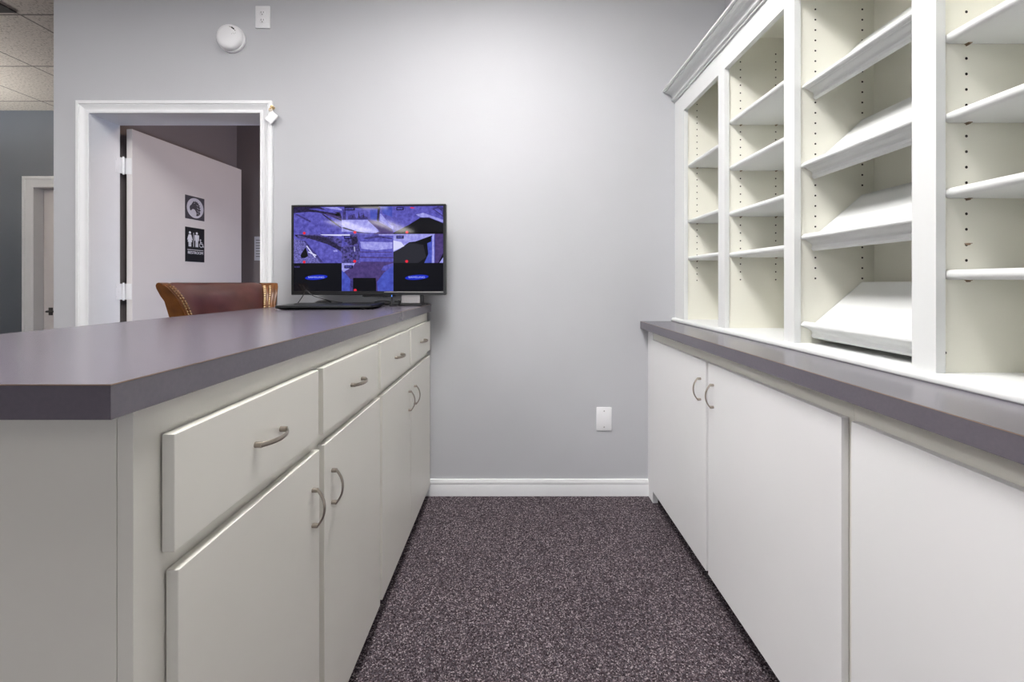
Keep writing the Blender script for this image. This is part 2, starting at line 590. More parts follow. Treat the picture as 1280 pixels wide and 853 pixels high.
def right_unit(y0, y1, drs, label, wall_end):
    root = empty('base_cabinet', (.9, (y0 + y1) / 2, 0))
    tag(root, label, 'cabinet', 'base cabinets under the bookcase')
    m = MB(); m.box(RX_F + .019, 1.102, y0 + .0005, y1 - .0005, .10, RZ1); build(m, 'body', 'cab', root)
    m = MB(); m.box(RX_F, RX_F + .0187, y0 + .0003, y1 - .0003, .10, RZ1); build(m, 'face_frame', 'cab', root)
    m = MB(); m.box(RX_F + .085, 1.10, y0 + .0005, y1 - .0005, 0, .0995); build(m, 'toe_kick', 'toe', root)
    if wall_end:
        m = MB(); m.box(RX_F - .003, RX_F + .0225, 2.125, y1, 0, .0998); m.box(RX_F - .003, RX_F - .0004, 2.125, y1, .0998, RZ1)
        build(m, 'filler_stile', 'cab_white', root)
    for a, b, hy in drs:
        m = MB(); m.box(RX_D, RX_F - .0015, a, b, .080, .8305, bev=.0007)
        d = build(m, 'door', 'cab_white', root)
        pull(d, (RX_D, hy, .7225), (-1, 0, 0), (0, 0, 1), proj=.027)
    return root

right_unit(.871, 2.2045, [(1.506, 2.108, 1.549), (.883, 1.489, 1.450)], 'white two-door base cabinet under the bookcase by the back wall', True)
right_unit(.22, .871, [(.27, .8575, .31)], 'white base cabinet under the bookcase nearest the camera on the right', False)

# ------------------------------------------------------------------ bookcase on the right-hand counter
BX0, BX1 = .844, .863            # face frame
BXB = 1.089                      # back panel
BZ0 = .932
stiles = [(2.085, 2.2045), (1.684, 1.7356), (1.264, 1.313), (.840, .891), (.417, .467)]
bc = empty('bookcase', (.97, 1.31, .914))
tag(bc, 'white built-in bookcase with crown moulding standing on the right countertop', 'bookcase')
m = MB()
ys_ = [2.2045] + [v for s_ in stiles[1:] for v in (s_[1], s_[0])]
for a, b in stiles:
    m.box(BX0, BX1, a, b, BZ0, 2.075)
for i in range(4):
    m.box(BX0, BX1, stiles[i + 1][1], stiles[i][0], 1.973, 2.075)
build(m, 'face_frame', 'case', bc)
m = MB(); m.box(BXB, BXB + .012, .417, 2.2045, BZ0, 2.10); build(m, 'back_panel', 'case_in', bc)
m = MB(); m.box(BX1, BXB + .012, .417, 2.2045, 2.10, 2.118); build(m, 'top_panel', 'case_in', bc)
m = MB()
nose = [(BXB + .012, .9142), (.829, .9142), (.8262, .9165), (.825, .921), (.8258, .926), (.829, .930), (.834, .932), (BXB + .012, .932)]
m.prism(nose, 'y', .405, 2.2045)
build(m, 'base_board', 'case', bc)
m = MB()
crown = [(.8438, 2.059), (.8362, 2.059), (.8362, 2.0668), (.8290, 2.0680), (.8265, 2.0705), (.8260, 2.0745), (.8280, 2.0775), (.8320, 2.0790), (.8318, 2.0815), (.8295, 2.0880),
         (.8240, 2.0960), (.8150, 2.1025), (.8030, 2.1065), (.7905, 2.1080), (.7900, 2.1135), (.7800, 2.1148), (.779, 2.1170), (.779, 2.1220), (.783, 2.124), (.8438, 2.124)]
m.prism(crown, 'y', .39, 2.2045)
build(m, 'crown_moulding', 'case', bc, sharp=4)

HX = (.911, 1.053)
HZ = [1.127 + .0313 * k for k in range(30)]
for i, (a, b) in enumerate(stiles):
    y0, y1 = a + .006, b - .006
    if i == 0: y1 = 2.2045
    m = MB()
    m.box(BX1 + .0002, BXB - .0002, y0, y1, BZ0, 2.0998)
    for x in HX:
        for z in HZ:
            for yy in ((y0 - .0003,) if i == 0 else (y0 - .0003, y1 + .0003)):
                m.disc((x, yy, z), 'y', .0030, 8, 1)
    if i == 3:
        m.disc((.8685, y0 - .0003, .972), 'y', .003, 8, 1)
    build(m, 'divider', ['case_in', 'hole'], bc)

def shelf_pin(parent, x, y, z, s_):
    m = MB()
    m.tube([(x, y, z - .0025), (x, y + s_ * .007, z - .0025)], .0018, 8)
    m.box(x - .004, x + .004, min(y, y + s_ * .008), max(y, y + s_ * .008), z - .0016, z - .0003)
    return build(m, 'shelf_pin', 'clip', parent)

def flat_shelf(bay, z):
    y1 = stiles[bay][0] + .006 - .0012
    y0 = stiles[bay + 1][1] - .006 + .0012
    zt, zb = z + .010, z - .010
    prof = [(BXB - .002, zb), (.874, zb), (.8695, zb + .0017), (.8665, zb + .0055), (.8655, z), (.8665, zt - .0055), (.8695, zt - .0017), (.874, zt), (BXB - .002, zt)]
    m = MB()
    m.prism(prof, 'y', y0, y1)
    sh = build(m, 'shelf', 'case', bc, sharp=60)
    for x in HX:
        shelf_pin(sh, x, y1 + .001, zb, -1)
        shelf_pin(sh, x, y0 - .001, zb, 1)

for z in (1.697, 1.420, 1.236): flat_shelf(0, z)
for z in (1.759, 1.575, 1.391, 1.226): flat_shelf(1, z)
for z in (1.604, 1.445, 1.293, 1.129): flat_shelf(3, z)
shelf_pin(bc, HX[0], stiles[3][0] + .006, 1.190 + .003, -1)

def display_shelf(px, pz, deg):
    """sloping shelf with a moulded lip; (px, pz) is the lip's top edge"""
    a = math.radians(deg)
    u = Vector((math.cos(a), 0, math.sin(a)))
    v = Vector((math.sin(a), 0, -math.cos(a)))
    P0 = Vector((px, 0, pz))
    y1 = stiles[2][0] + .006 - .0025
    y0 = stiles[3][1] - .006 + .0025
    def pp(pts): return [((P0 + u * s_ + v * t)[0], (P0 + u * s_ + v * t)[2]) for s_, t in pts]
    L = (1.052 - (P0 + u * .014 + v * .026).x) / u.x
    m = MB()
    m.prism(pp([(.0135, .024), (.0135 + L, .024), (.0135 + L, .040), (.0135, .040)]), 'y', y0, y1)
    sh = build(m, 'display_shelf', 'case', bc)
    m = MB()
    m.prism(pp([(.0135, -.001), (.001, -.0015), (-.0022, .0008), (-.0032, .0040), (-.0022, .0072), (.0026, .0080), (.0026, .0140), (.0056, .0155), (.0060, .0210), (.0080, .0270),
                (.0100, .0325), (.0102, .0365), (.0085, .0415), (.0040, .0445), (.0005, .0465), (.0005, .0555), (.0135, .0555)]), 'y', y0, y1)
    build(m, 'lip_moulding', 'case', sh, sharp=4)

display_shelf(.870, 1.705, 44)
display_shelf(.866, 1.467, 43)
display_shelf(.866, 1.251, 41)
display_shelf(.866, .988, 41)

# ------------------------------------------------------------------ monitor
mr = empty('monitor', (-.498, 2.045, 1.003), math.radians(-2.3))
tag(mr, 'black widescreen monitor showing nine camera pictures on the countertop end', 'monitor')
PX0, PX1, PZ0, PZ1, PYF = -.589, .1715, .0525, .4915, -.020     # panel, local
SX0, SX1, SZ0, SZ1 = PX0 + .0105, PX1 - .0135, PZ0 + .019, PZ1 - .0095
m = MB()
m.box(PX0, PX1, PYF, PYF + .028, PZ0, SZ0, bev=.002)
m.box(PX0, PX1, PYF, PYF + .028, SZ1, PZ1, bev=.002)
m.box(PX0, SX0, PYF, PYF + .028, SZ0 - .003, SZ1 + .003, bev=.002)
m.box(SX1, PX1, PYF, PYF + .028, SZ0 - .003, SZ1 + .003, bev=.002)
build(m, 'bezel', 'black_plastic', mr, local=True)
m = MB()
m.box(PX0 + .003, PX1 - .003, PYF + .0285, PYF + .04, PZ0 + .003, PZ1 - .003, bev=.004)
m.box(-.45, .06, PYF + .04, PYF + .062, PZ0 + .06, PZ1 - .10, bev=.01)
build(m, 'rear_housing', 'black_plastic', mr, local=True)
m = MB()
m.box(PX1 - .30, PX1 - .012, PYF - .0022, PYF - .0002, PZ0 + .0125, PZ0 + .0165, bev=.0005)
build(m, 'silver_strip', 'silver', mr, local=True)  # thin silver strip along the lower right bezel
m = MB()
m.box(-.048, .045, -.012, .026, .011, PZ0 + .03, 0, bev=.003)
m.box(.0452, .054, -.014, .026, .011, PZ0 + .03, 1, bev=.002)
build(m, 'stand_neck', ['silver', 'black_plastic'], mr, local=True)
m = MB(); m.box(-.052, .054, -.028, .075, .0002, .0105, bev=.002, seg=2)
build(m, 'stand_base', 'black_plastic', mr, local=True)
m = MB(); m.box(-.235, -.080, PYF - .004, PYF + .02, PZ0 - .0075, PZ0 - .0004, bev=.0015)
for k in range(9):
    m.box(-.228 + .013 * k, -.220 + .013 * k, PYF - .003, PYF + .012, PZ0 - .0095, PZ0 - .0075)
strip = build(m, 'button_strip', 'black_plastic', mr, local=True)
m = MB()
for z in (PZ0 - .0008, PZ0 - .0062):
    m.disc((-.090, PYF - .0046, z), 'y', .0018, 10)
build(m, 'indicator_light', emit_mat('indicator_blue', (90, 150, 255), 2.5), strip, local=True)

E = 1.0
SC = {
    'base': emit_mat('feed_violet', (104, 100, 200), E, var=.4, scale=60, dark=(66, 62, 146)),
    'deep': emit_mat('feed_deep_violet', (74, 66, 140), E, var=.5, scale=70, dark=(42, 38, 88)),
    'blue': emit_mat('feed_blue', (78, 92, 196), E, var=.3, scale=50, dark=(58, 64, 160)),
    'pale': emit_mat('feed_pale', (172, 172, 240), E, var=.2, scale=60, dark=(128, 124, 214)),
    'white': emit_mat('feed_white', (214, 214, 250), E),
    'dim': emit_mat('feed_dim', (52, 44, 84), E, var=.6, scale=120, dark=(20, 18, 40)),
    'tree': emit_mat('feed_foliage', (96, 88, 168), E, var=.9, scale=110, dark=(16, 14, 38)),
    'speck': emit_mat('feed_speckle', (128, 124, 206), E, var=.9, scale=160, dark=(46, 40, 92)),
    'black': emit_mat('feed_black', (8, 8, 14), E),
    'grey': emit_mat('feed_grey', (38, 38, 46), E),
    'mauve': emit_mat('feed_mauve', (84, 66, 128), E, var=.3, scale=60, dark=(60, 48, 100)),
    'red': emit_mat('feed_red', (226, 40, 62), E),
    'logo': emit_mat('feed_logo_blue', (18, 40, 196), E),
    'text': emit_mat('feed_text', (186, 196, 240), E),
    'cap': emit_mat('feed_caption', (28, 26, 60), E),
}
SK = list(SC)
m = MB(); m.box(SX0, SX1, PYF + .006, PYF + .020, SZ0, SZ1)
screen = build(m, 'screen', SC['black'], mr, local=True)
cxs = [SX0, SX0 + (SX1 - SX0) * .3235, SX0 + (SX1 - SX0) * .669, SX1]
czs = [SZ1, SZ1 - (SZ1 - SZ0) * .327, SZ1 - (SZ1 - SZ0) * .668, SZ0]

def blob(cx, cy, rx, ry, n=20, rot=0.0, rough=0.0):
    out = []
    for k in range(n):
        a = 2 * PI * k / n
        q = 1 + random.uniform(-rough, rough)
        x, y = rx * q * math.cos(a), ry * q * math.sin(a)
        out.append((cx + x * math.cos(rot) - y * math.sin(rot), cy + x * math.sin(rot) + y * math.cos(rot)))
    return out

def picture(c, r, shapes, caption=None, dot=None, logo=False):
    x0, x1, z1, z0 = cxs[c], cxs[c + 1], czs[r], czs[r + 1]
    m = MB()
    lay = [0]
    def put(key, pts):
        lay[0] += 1
        y = PYF + .0058 - .00012 * lay[0]
        m.poly([(x0 + min(1, max(0, u)) * (x1 - x0), y, z0 + min(1, max(0, v)) * (z1 - z0)) for u, v in pts], SK.index(key))
    for key, pts in shapes:
        put(key, pts)
    if caption:
        u, v, wd = caption
        put('cap', [(u, v - .07), (u + wd, v - .07), (u + wd, v + .04), (u, v + .04)])
        for k in range(5):
            a = u + .02 + (wd - .04) * k / 5
            put('base', [(a, v - .035), (a + .018, v - .035), (a + .018, v + .012), (a, v + .012)])
    if dot:
        put('red', blob(dot[0], dot[1], .03, .05, 16))
    if logo:
        lx, lz = .47, .49
        put('logo', blob(lx, lz, .235, .085, 36, rot=.14))
        vs, fs = text_polys('SAMSUNG', .0142)
        y = PYF + .0058 - .00012 * (lay[0] + 1)
        m.add([(x0 + lx * (x1 - x0) + p.x * 1.25, y, z0 + lz * (z1 - z0) + p.y * .85) for p in vs], fs, SK.index('text'))
    build(m, 'camera_picture', [SC[k] for k in SK], screen, local=True)

FULL = [(0, 0), (1, 0), (1, 1), (0, 1)]
picture(0, 0, [('base', FULL), ('dim', [(0, 1), (0, .78), (.15, .80), (.3, .82), (.5, .80), (.68, .72), (.85, .60), (1, .48), (1, .62), (.97, .8), (.7, .86), (.55, 1)]),
               ('base', [(.30, .93), (.5, .95), (.75, .82), (.95, .74), (.8, .84), (.55, .92)]), ('mauve', [(.68, .76), (.9, .66), (1, .58), (1, .52), (.85, .63), (.68, .70)]),
               ('pale', [(.62, .99), (.9, .99), (1, .92), (1, .86), (.8, .92)]), ('deep', [(.02, .74), (.08, .74), (.35, .5), (.36, .44), (.25, .52)]),
               ('dim', [(.58, .74), (.62, .74), (.85, .45), (1, .24), (1, .21), (.82, .42)]), ('black', [(.86, .76), (.94, .78), (.98, .68), (.88, .66)])],
        None, (.22, .05))
picture(1, 0, [('base', FULL), ('cap', [(.05, 1), (.72, 1), (.72, .93), (.05, .95)]), ('deep', [(.02, .9), (.08, .9), (.08, .52), (.02, .5)]),
               ('deep', [(.12, .66), (.25, .74), (.28, .56), (.4, .7), (.5, .62), (.52, .54), (.12, .54)]),
               ('dim', [(.32, .6), (.335, .86), (.35, .6)]), ('dim', [(.41, .6), (.42, .8), (.44, .6)]), ('dim', [(.2, .6), (.215, .72), (.23, .6)]),
               ('blue', [(.55, .88), (.68, .9), (.70, .5), (.56, .55)]), ('dim', [(.70, .98), (.75, .98), (.72, .45), (.68, .5)]), ('pale', [(.74, .72), (.76, .75), (.77, .5), (.95, .22), (1, .18), (1, .3), (.9, .35), (.74, .5)]),
               ('blue', [(.76, 1), (.98, 1), (.98, .62), (.8, .74)]), ('pale', [(0, .52), (.5, .52), (.7, .2), (.72, .04), (0, .1)]), ('mauve', [(.5, .52), (.7, .46), (.96, .2), (1, .1), (1, 0), (.6, 0), (.74, .1)]),
               ('dim', [(0, .24), (.05, .26), (.3, .1), (.6, .02), (.3, .06), (.05, .2)])],
        (.06, .93, .2), (.26, .07))
picture(2, 0, [('base', FULL), ('pale', [(.45, .70), (.6, .76), (1, .5), (1, .4), (.72, .60), (.55, .60)]), ('deep', [(.78, .9), (1, .6), (1, .95), (.9, 1)]), ('base', [(.82, .88), (.98, .68), (.98, .8), (.9, .92)]),
               ('black', [(0, 0), (0, .05), (.3, .32), (.54, .585), (.72, .585), (1, .38), (1, 0)]), ('red', [(.33, .96), (.38, .97), (.44, .93), (.36, .92)])],
        (.06, .93, .15), (.275, .065))
picture(0, 1, [('base', FULL), ('speck', [(0, .85), (.2, .78), (.55, .06), (.55, 0), (0, 0)]), ('white', [(.5, 1), (1, 1), (1, .94), (.6, .97)]),
               ('tree', [(0, 1), (.55, 1), (.66, .92), (.8, .95), (1, .8), (1, .35), (.9, .5), (.6, .75), (.35, .84), (.1, .86)]), ('dim', [(.1, .98), (.5, .96), (.7, .86), (.98, .55), (.98, .42), (.7, .66), (.4, .82)]),
               ('pale', [(.82, .45), (.9, .46), (.92, .4), (.84, .38)]), ('deep', [(.2, .78), (.24, .78), (.62, .02), (.56, .02)]), ('black', [(.17, .36), (.25, .56), (.28, .40), (.3, .25), (.24, .18), (.16, .18), (.14, .26)]),
               ('white', [(.26, .60), (.28, .61), (.46, .20), (.44, .19)]), ('white', [(.30, .38), (.31, .41), (.48, .28), (.46, .25)])],
        None, (.22, .04))
picture(1, 1, [('base', FULL), ('tree', [(0, .75), (.12, .86), (.17, 1), (.3, 1), (.33, .7), (.36, .4), (.34, 0), (0, 0)]), ('dim', [(.18, .9), (.3, .92), (.3, .68), (.2, .62)]),
               ('base', [(0, .78), (.1, .72), (.12, .64), (0, .56)]), ('white', [(0, 1), (.16, 1), (.16, .94), (0, .96)]), ('pale', [(.72, 1), (1, 1), (1, .95), (.72, .96)]),
               ('deep', [(.4, .86), (.7, .96), (.98, .86), (.98, .82), (.7, .88), (.5, .82)]), ('pale', [(.36, .74), (.98, .72), (.98, .5), (.66, .44), (.38, .5)]),
               ('mauve', [(.36, .4), (.98, .38), (.98, .36), (.36, .37)]), ('mauve', [(.36, .22), (1, .20), (1, 0), (.36, 0)]), ('base', [(.36, .18), (1, .16), (1, .04), (.36, .05)]),
               ('white', [(.24, .56), (.25, .58), (.26, .4), (.25, .4)])],
        (.05, .91, .14), (.255, .06))
picture(2, 1, [('black', FULL), ('pale', [(0, 1), (.86, 1), (.7, .9), (.44, .74), (.32, .72), (.14, .5), (0, .38)]), ('white', [(0, .78), (.16, .72), (.22, .58), (0, .42)]),
               ('grey', [(0, .36), (.15, .5), (.34, .7), (.6, .62), (.66, .2), (.5, 0), (0, 0)]), ('blue', [(.68, .68), (.76, .74), (.76, .9), (.84, 1), (.84, 0), (.62, 0), (.7, .3)]),
               ('pale', [(.78, .95), (.815, .98), (.82, 0), (.77, 0)]), ('mauve', [(.83, 1), (1, 1), (1, .35), (.96, .2), (.9, 0), (.83, 0)]), ('pale', [(.97, .12), (1, .2), (1, 0), (.92, 0)])],
        (.06, .91, .15), (.27, .055))
picture(0, 2, [('black', FULL)] + [('deep', [(.012 + .024 * k, .84), (.028 + .024 * k, .84), (.028 + .024 * k, .89), (.012 + .024 * k, .89)]) for k in range(5)], None, None, True)
picture(1, 2, [('mauve', FULL), ('blue', [(0, .72), (.04, .70), (.17, .42), (.16, 0), (0, 0)]), ('blue', [(1, .9), (.82, .66), (.68, .32), (.70, 0), (1, 0)]), ('base', [(1, 1), (.82, .9), (.76, .74), (.86, .72), (1, .9)]),
               ('pale', [(0, 1), (.26, 1), (.22, .88), (.04, .68), (0, .74)]), ('black', [(.22, .46), (.24, .47), (.66, .47), (.67, .3), (.67, 0), (.22, 0)]), ('deep', [(.17, .42), (.22, .44), (.22, 0), (.16, 0)])],
        (.05, .88, .17), (.265, .03))
picture(2, 2, [('black', FULL)], None, None, True)

# ------------------------------------------------------------------ laptop, mouse, cables
lp = empty('laptop', (-.792, 1.850, 1.003), math.radians(6.0))
tag(lp, 'closed black laptop lying flat on the countertop in front of the monitor', 'laptop')
def slab(w0, d0, w1, d1, z0, z1, r=.012):
    """rounded slab whose lower outline (w0, d0) differs from the upper (w1, d1)"""
    m = MB()
    rings = []
    for wv, dv, z in ((w0, d0, z0), (w1, d1, z1 - .002), (w1, d1, z1 - .0008), (w1 - .003, d1 - .003, z1)):
        ring = []
        for sx, sy, a0 in ((1, 1, 0), (-1, 1, 90), (-1, -1, 180), (1, -1, 270)):
            for k in range(5):
                a = math.radians(a0 + 22.5 * k)
                ring.append((sx * (wv / 2 - r) + r * math.cos(a), sy * (dv / 2 - r) + r * math.sin(a), z))
        rings.append(ring)
    n = 20
    vs = [p for rg in rings for p in rg]
    fs = [[i * n + k, i * n + (k + 1) % n, (i + 1) * n + (k + 1) % n, (i + 1) * n + k] for i in range(3) for k in range(n)]
    fs += [list(range(n))[::-1], list(range(3 * n, 4 * n))]
    m.add(vs, fs)
    return m
m = slab(.362, .236, .392, .262, .002, .0125)
build(m, 'base', 'laptop', lp, local=True)
m = slab(.390, .260, .390, .260, .0129, .0185)
build(m, 'lid', 'laptop', lp, local=True)
m = MB(); m.lathe([(.0048, 0), (.0048, .0004), (.003, .0006)], (.155, -.1256, .0075), 'y', 16)
build(m, 'port', 'slot', lp, local=True)
for sx in (-1, 1):
    for sy in (-1, 1):
        m = MB(); m.lathe([(.008, 0.0), (.008, .003)], (sx * .15, sy * .09, 0.0), 'z', 12)
        build(m, 'foot', 'black_plastic', lp, local=True)

m = MB()
vs, fs = [], []
NU, NV = 20, 8
for j in range(NV + 1):
    a = PI / 2 * j / NV
    for k in range(NU):
        b = 2 * PI * k / NU
        vs.append((-.955 + .044 * math.cos(a) ** .6 * math.cos(b), 2.105 + .030 * math.cos(a) ** .6 * math.sin(b), 1.0032 + .026 * math.sin(a)))
fs = [[j * NU + k, j * NU + (k + 1) % NU, (j + 1) * NU + (k + 1) % NU, (j + 1) * NU + k] for j in range(NV) for k in range(NU)]
fs.append(list(range(NU))[::-1])
m.add(vs, fs)
ms = build(m, 'computer_mouse', 'black_plastic')
tag(ms, 'small black computer mouse half hidden behind the laptop under the monitor', 'mouse')
m = MB()
m.tube([(-.955 + .0445 * math.cos(t) , 2.105 - .027 * abs(math.sin(t)) ** .7 - .001, 1.003 + .022 * math.sin(t) ** .8) for t in [PI * k / 20 for k in range(1, 20)]], .0014, 6)
build(m, 'rim', 'silver', ms)

def smooth_path(pts, n=8):
    P = [Vector(p) for p in pts]
    P = [P[0] * 2 - P[1]] + P + [P[-1] * 2 - P[-2]]
    out = []
    for i in range(1, len(P) - 2):
        for k in range(n):
            t = k / n
            a, b, c, d = P[i - 1], P[i], P[i + 1], P[i + 2]
            out.append(.5 * ((2 * b) + (c - a) * t + (2 * a - 5 * b + 4 * c - d) * t * t + (3 * b - a - 3 * c + d) * t ** 3))
    out.append(P[-2])
    return out

def cable(pts, r, label):
    m = MB()
    m.tube(smooth_path(pts), r, 8)
    return tag(build(m, 'cable', 'cable'), label, 'cable')

cable([(-1.036, 1.985, 1.0050), (-1.024, 1.992, 1.020), (-1.003, 1.998, 1.055), (-.994, 2.0, 1.079), (-.978, 1.996, 1.0725), (-.947, 1.985, 1.0525), (-.884, 1.965, 1.037), (-.83, 1.95, 1.0265), (-.795, 1.945, 1.0237)], .0019,
      'thin black cable rising in a loop behind the laptop over the screen corner')
cable([(-.592, 2.035, 1.0465), (-.592, 2.035, 1.030), (-.593, 2.03, 1.012), (-.597, 2.015, 1.0062), (-.586, 1.995, 1.0052), (-.567, 1.99, 1.0052), (-.556, 2.01, 1.0052)], .0030,
      'thick black cable hanging from the monitor strip beside its stand')
cable([(-.720, 2.075, 1.0047), (-.70, 2.06, 1.012), (-.665, 2.05, 1.0245), (-.63, 2.048, 1.0275), (-.603, 2.05, 1.022), (-.612, 2.06, 1.0125), (-.64, 2.07, 1.008), (-.60, 2.085, 1.0047), (-.565, 2.09, 1.0047)], .0019,
      'thin black cable curling low between the laptop and the monitor stand')
m = MB()
m.tube(smooth_path([(-.562, 2.07, 1.014), (-.567, 2.05, 1.0205), (-.58, 2.045, 1.0225), (-.575, 2.04, 1.0265), (-.560, 2.045, 1.029), (-.556, 2.06, 1.022), (-.563, 2.075, 1.013), (-.575, 2.085, 1.0055), (-.59, 2.10, 1.0049)]), .0022, 8)
tag(build(m, 'cable', 'cable'), 'short tightly looped black cable right next to the silver monitor stand', 'cable')

# ------------------------------------------------------------------ chair behind the counter
L = .400
ch = empty('chair', (-1.3674, 1.6391, 0), math.radians(72.66))
tag(ch, 'brown leather chair with scrolled wooden back posts behind the long countertop', 'chair')
CL = [(.0262, 1.0925, .0225), (.0185, 1.080, .0275), (.008, 1.066, .0295), (-.009, 1.042, .030), (-.024, 1.010, .030), (-.035, .975, .030), (-.041, .90, .030), (-.044, .75, .030), (-.044, .60, .030)]
def bend(p):
    """the back wraps forward at both ends and fans outwards towards its scrolled top"""
    t = max(0.0, min(1.0, (p.z - .93) / .18))
    x = p.x + (p.x / L - .5) * 2 * .0598 * t * t
    return Vector((x, p.y - .0548 * (2 * x / L - 1) ** 2, p.z))
def offs(side, extra=0.0):
    out = []
    for i, (y, z, h) in enumerate(CL):
        a, b = CL[max(0, i - 1)], CL[min(len(CL) - 1, i + 1)]
        t = Vector((b[0] - a[0], b[1] - a[1])).normalized()
        nr = Vector((t.y, -t.x)) * side          # side +1: towards the sitter (-y)
        out.append((y + nr.x * (h + extra), z + nr.y * (h + extra)))
    return out
front, back = offs(1), offs(-1)
if front[4][0] > back[4][0]:
    front, back = back, front
    SGN = -1
else:
    SGN = 1
def top_round(f0, b0, n=5):
    c = ((f0[0] + b0[0]) / 2, (f0[1] + b0[1]) / 2)
    r = math.dist(f0, b0) / 2
    a0 = math.atan2(b0[1] - c[1], b0[0] - c[0])
    a1 = math.atan2(f0[1] - c[1], f0[0] - c[0])
    if a1 < a0: a1 += 2 * PI
    return [(c[0] + r * math.cos(a0 + (a1 - a0) * k / (n + 1)), c[1] + r * math.sin(a0 + (a1 - a0) * k / (n + 1))) for k in range(1, n + 1)]
prof = front[::-1] + top_round(front[0], back[0])[::-1] + back
def fr(extra): return offs(SGN, extra)
for x0, x1, sgn in ((0, .043, 1), (L - .043, L, -1)):
    m = MB(); m.prism(prof, 'x', x0, x1)
    m.v = [bend(p) for p in m.v]
    post = build(m, 'back_post', 'wood', ch, local=True, sharp=40)
    e = x0 if sgn > 0 else x1
    for dx in (.006, .0165, .032):
        m = MB(); m.tube(smooth_path([(e + sgn * dx, y, z) for y, z in fr(.001)], 4), .0042, 8)
        m.v = [bend(p) for p in m.v]
        build(m, 'bead', 'wood', post, local=True, sharp=60)
    for dx in (.0245, .0395):
        m = MB()
        P = smooth_path([(e + sgn * dx, y, z) for y, z in fr(.0)], 12)
        acc, last = 0, P[0]
        for p in P:
            acc += (p - last).length
            last = p
            if acc >= .0100:
                acc = 0
                m.lathe([(.0041, .001), (.0039, -.0013), (.0029, -.0029), (.0011, -.0037)], p, 'y', 8)
        m.v = [bend(p) for p in m.v]
        build(m, 'nailhead_trim', 'brass', post, local=True, sharp=60)
m = MB()
NX = 24
rows = fr(0)
tr = top_round(rows[0], back[0])[::-1]
ringp = rows[::-1] + tr + back
vs, fs = [], []
for i in range(NX + 1):
    u = i / NX
    x = .0432 + u * (L - .0864)
    bulge = .017 * (1 - abs(2 * u - 1) ** 6)
    rr = offs(SGN, bulge - .004)
    bb = offs(-SGN, -.003)
    ring = rr[::-1] + [(a, b - .001) for a, b in top_round(rr[0], bb[0])[::-1]] + bb
    vs += [(x, a, min(b, 1.1155)) for a, b in ring]
n = len(ring)
for i in range(NX):
    for k in range(n):
        fs.append([i * n + k, i * n + (k + 1) % n, (i + 1) * n + (k + 1) % n, (i + 1) * n + k])
fs += [list(range(n)), list(range(NX * n, NX * n + n))[::-1]]
m.add(vs, fs)
m.v = [bend(p) for p in m.v]
build(m, 'backrest', 'leather', ch, local=True, sharp=60)
m = MB(); m.box(-.02, L + .02, -.43, -.085, .565, .665, bev=.028, seg=4)
build(m, 'seat', 'leather', ch, local=True, sharp=60)
m = MB(); m.box(-.02, L + .02, -.425, -.02, .515, .563, bev=.006)
build(m, 'seat_frame', 'wood', ch, local=True)
for x, y in ((.05, -.385), (L - .05, -.385), (.05, -.08), (L - .05, -.08)):
    m = MB(); m.lathe([(.016, 0), (.018, .05), (.022, .3), (.025, .5), (.025, .514)], (x, y, 0), 'z', 14)
    build(m, 'leg', 'wood', ch, local=True)
for y in (-.385, -.08):
    m = MB(); m.tube([(.07, y, .2), (L - .07, y, .2)], .012, 10)
    build(m, 'stretcher', 'wood', ch, local=True)

# ------------------------------------------------------------------ small things on the walls
sd = empty('smoke_detector', (-1.478, YB, 2.391))
tag(sd, 'round white smoke detector high on the wall above the doorway', 'smoke detector')
m = MB(); m.lathe([(.070, -.0003), (.071, -.004), (.071, -.012), (.068, -.015)], (-1.478, YB, 2.391), 'y', 40)
build(m, 'base_ring', 'white_plastic', sd)
m = MB(); m.lathe([(.0655, -.0155), (.067, -.02), (.064, -.033), (.058, -.0385), (.045, -.041), (.001, -.042)], (-1.478, YB, 2.391), 'y', 40)
cov = build(m, 'cover', 'white_plastic', sd, sharp=50)
m = MB()
for k in range(3):
    a = math.radians(40 + 14 * k)
    c = Vector((-1.478 + .047 * math.cos(a), YB - .0413, 2.391 + .047 * math.sin(a)))
    t = Vector((-math.sin(a), 0, math.cos(a)))
    n_ = Vector((math.cos(a), 0, math.sin(a)))
    wv = .0035 if k == 1 else .0012
    m.poly([c - t * .009 - n_ * wv, c + t * .009 - n_ * wv, c + t * .009 + n_ * wv, c - t * .009 + n_ * wv])
for k in range(4):
    c = Vector((-1.478 + .024 + .006 * k, YB - .0425, 2.391 + .008 + .004 * (k % 2)))
    m.disc(c, 'y', .0014, 8)
build(m, 'vent_slot', 'slot', cov)

wo = empty('wall_outlet', (-1.317, YB, 2.508))
tag(wo, 'white duplex power outlet high on the wall right of the smoke detector', 'outlet')
m = MB(); m.box(-1.317 - .0385, -1.317 + .0385, YB - .007, YB - .0003, 2.508 - .0585, 2.508 + .0585, bev=.003, seg=2)
build(m, 'cover_plate', 'white_plastic', wo)
for dz in (.0195, -.0195):
    m = MB()
    c = Vector((-1.317, YB - .0072, 2.508 + dz))
    m.lathe([(.0165, .0), (.0165, -.0018), (.0155, -.0024)], c, 'y', 24)
    rc = build(m, 'receptacle', 'white_plastic', wo)
    m = MB()
    for dx, hh in ((-.0062, .0046), (.0062, .0038)):
        y = c.y - .0026
        m.poly([(c.x + dx - .0011, y, c.z + .003 - hh), (c.x + dx + .0011, y, c.z + .003 - hh), (c.x + dx + .0011, y, c.z + .003 + hh), (c.x + dx - .0011, y, c.z + .003 + hh)])
    m.disc((c.x, c.y - .0026, c.z - .0078), 'y', .0026, 12)
    build(m, 'slot', 'slot', rc)

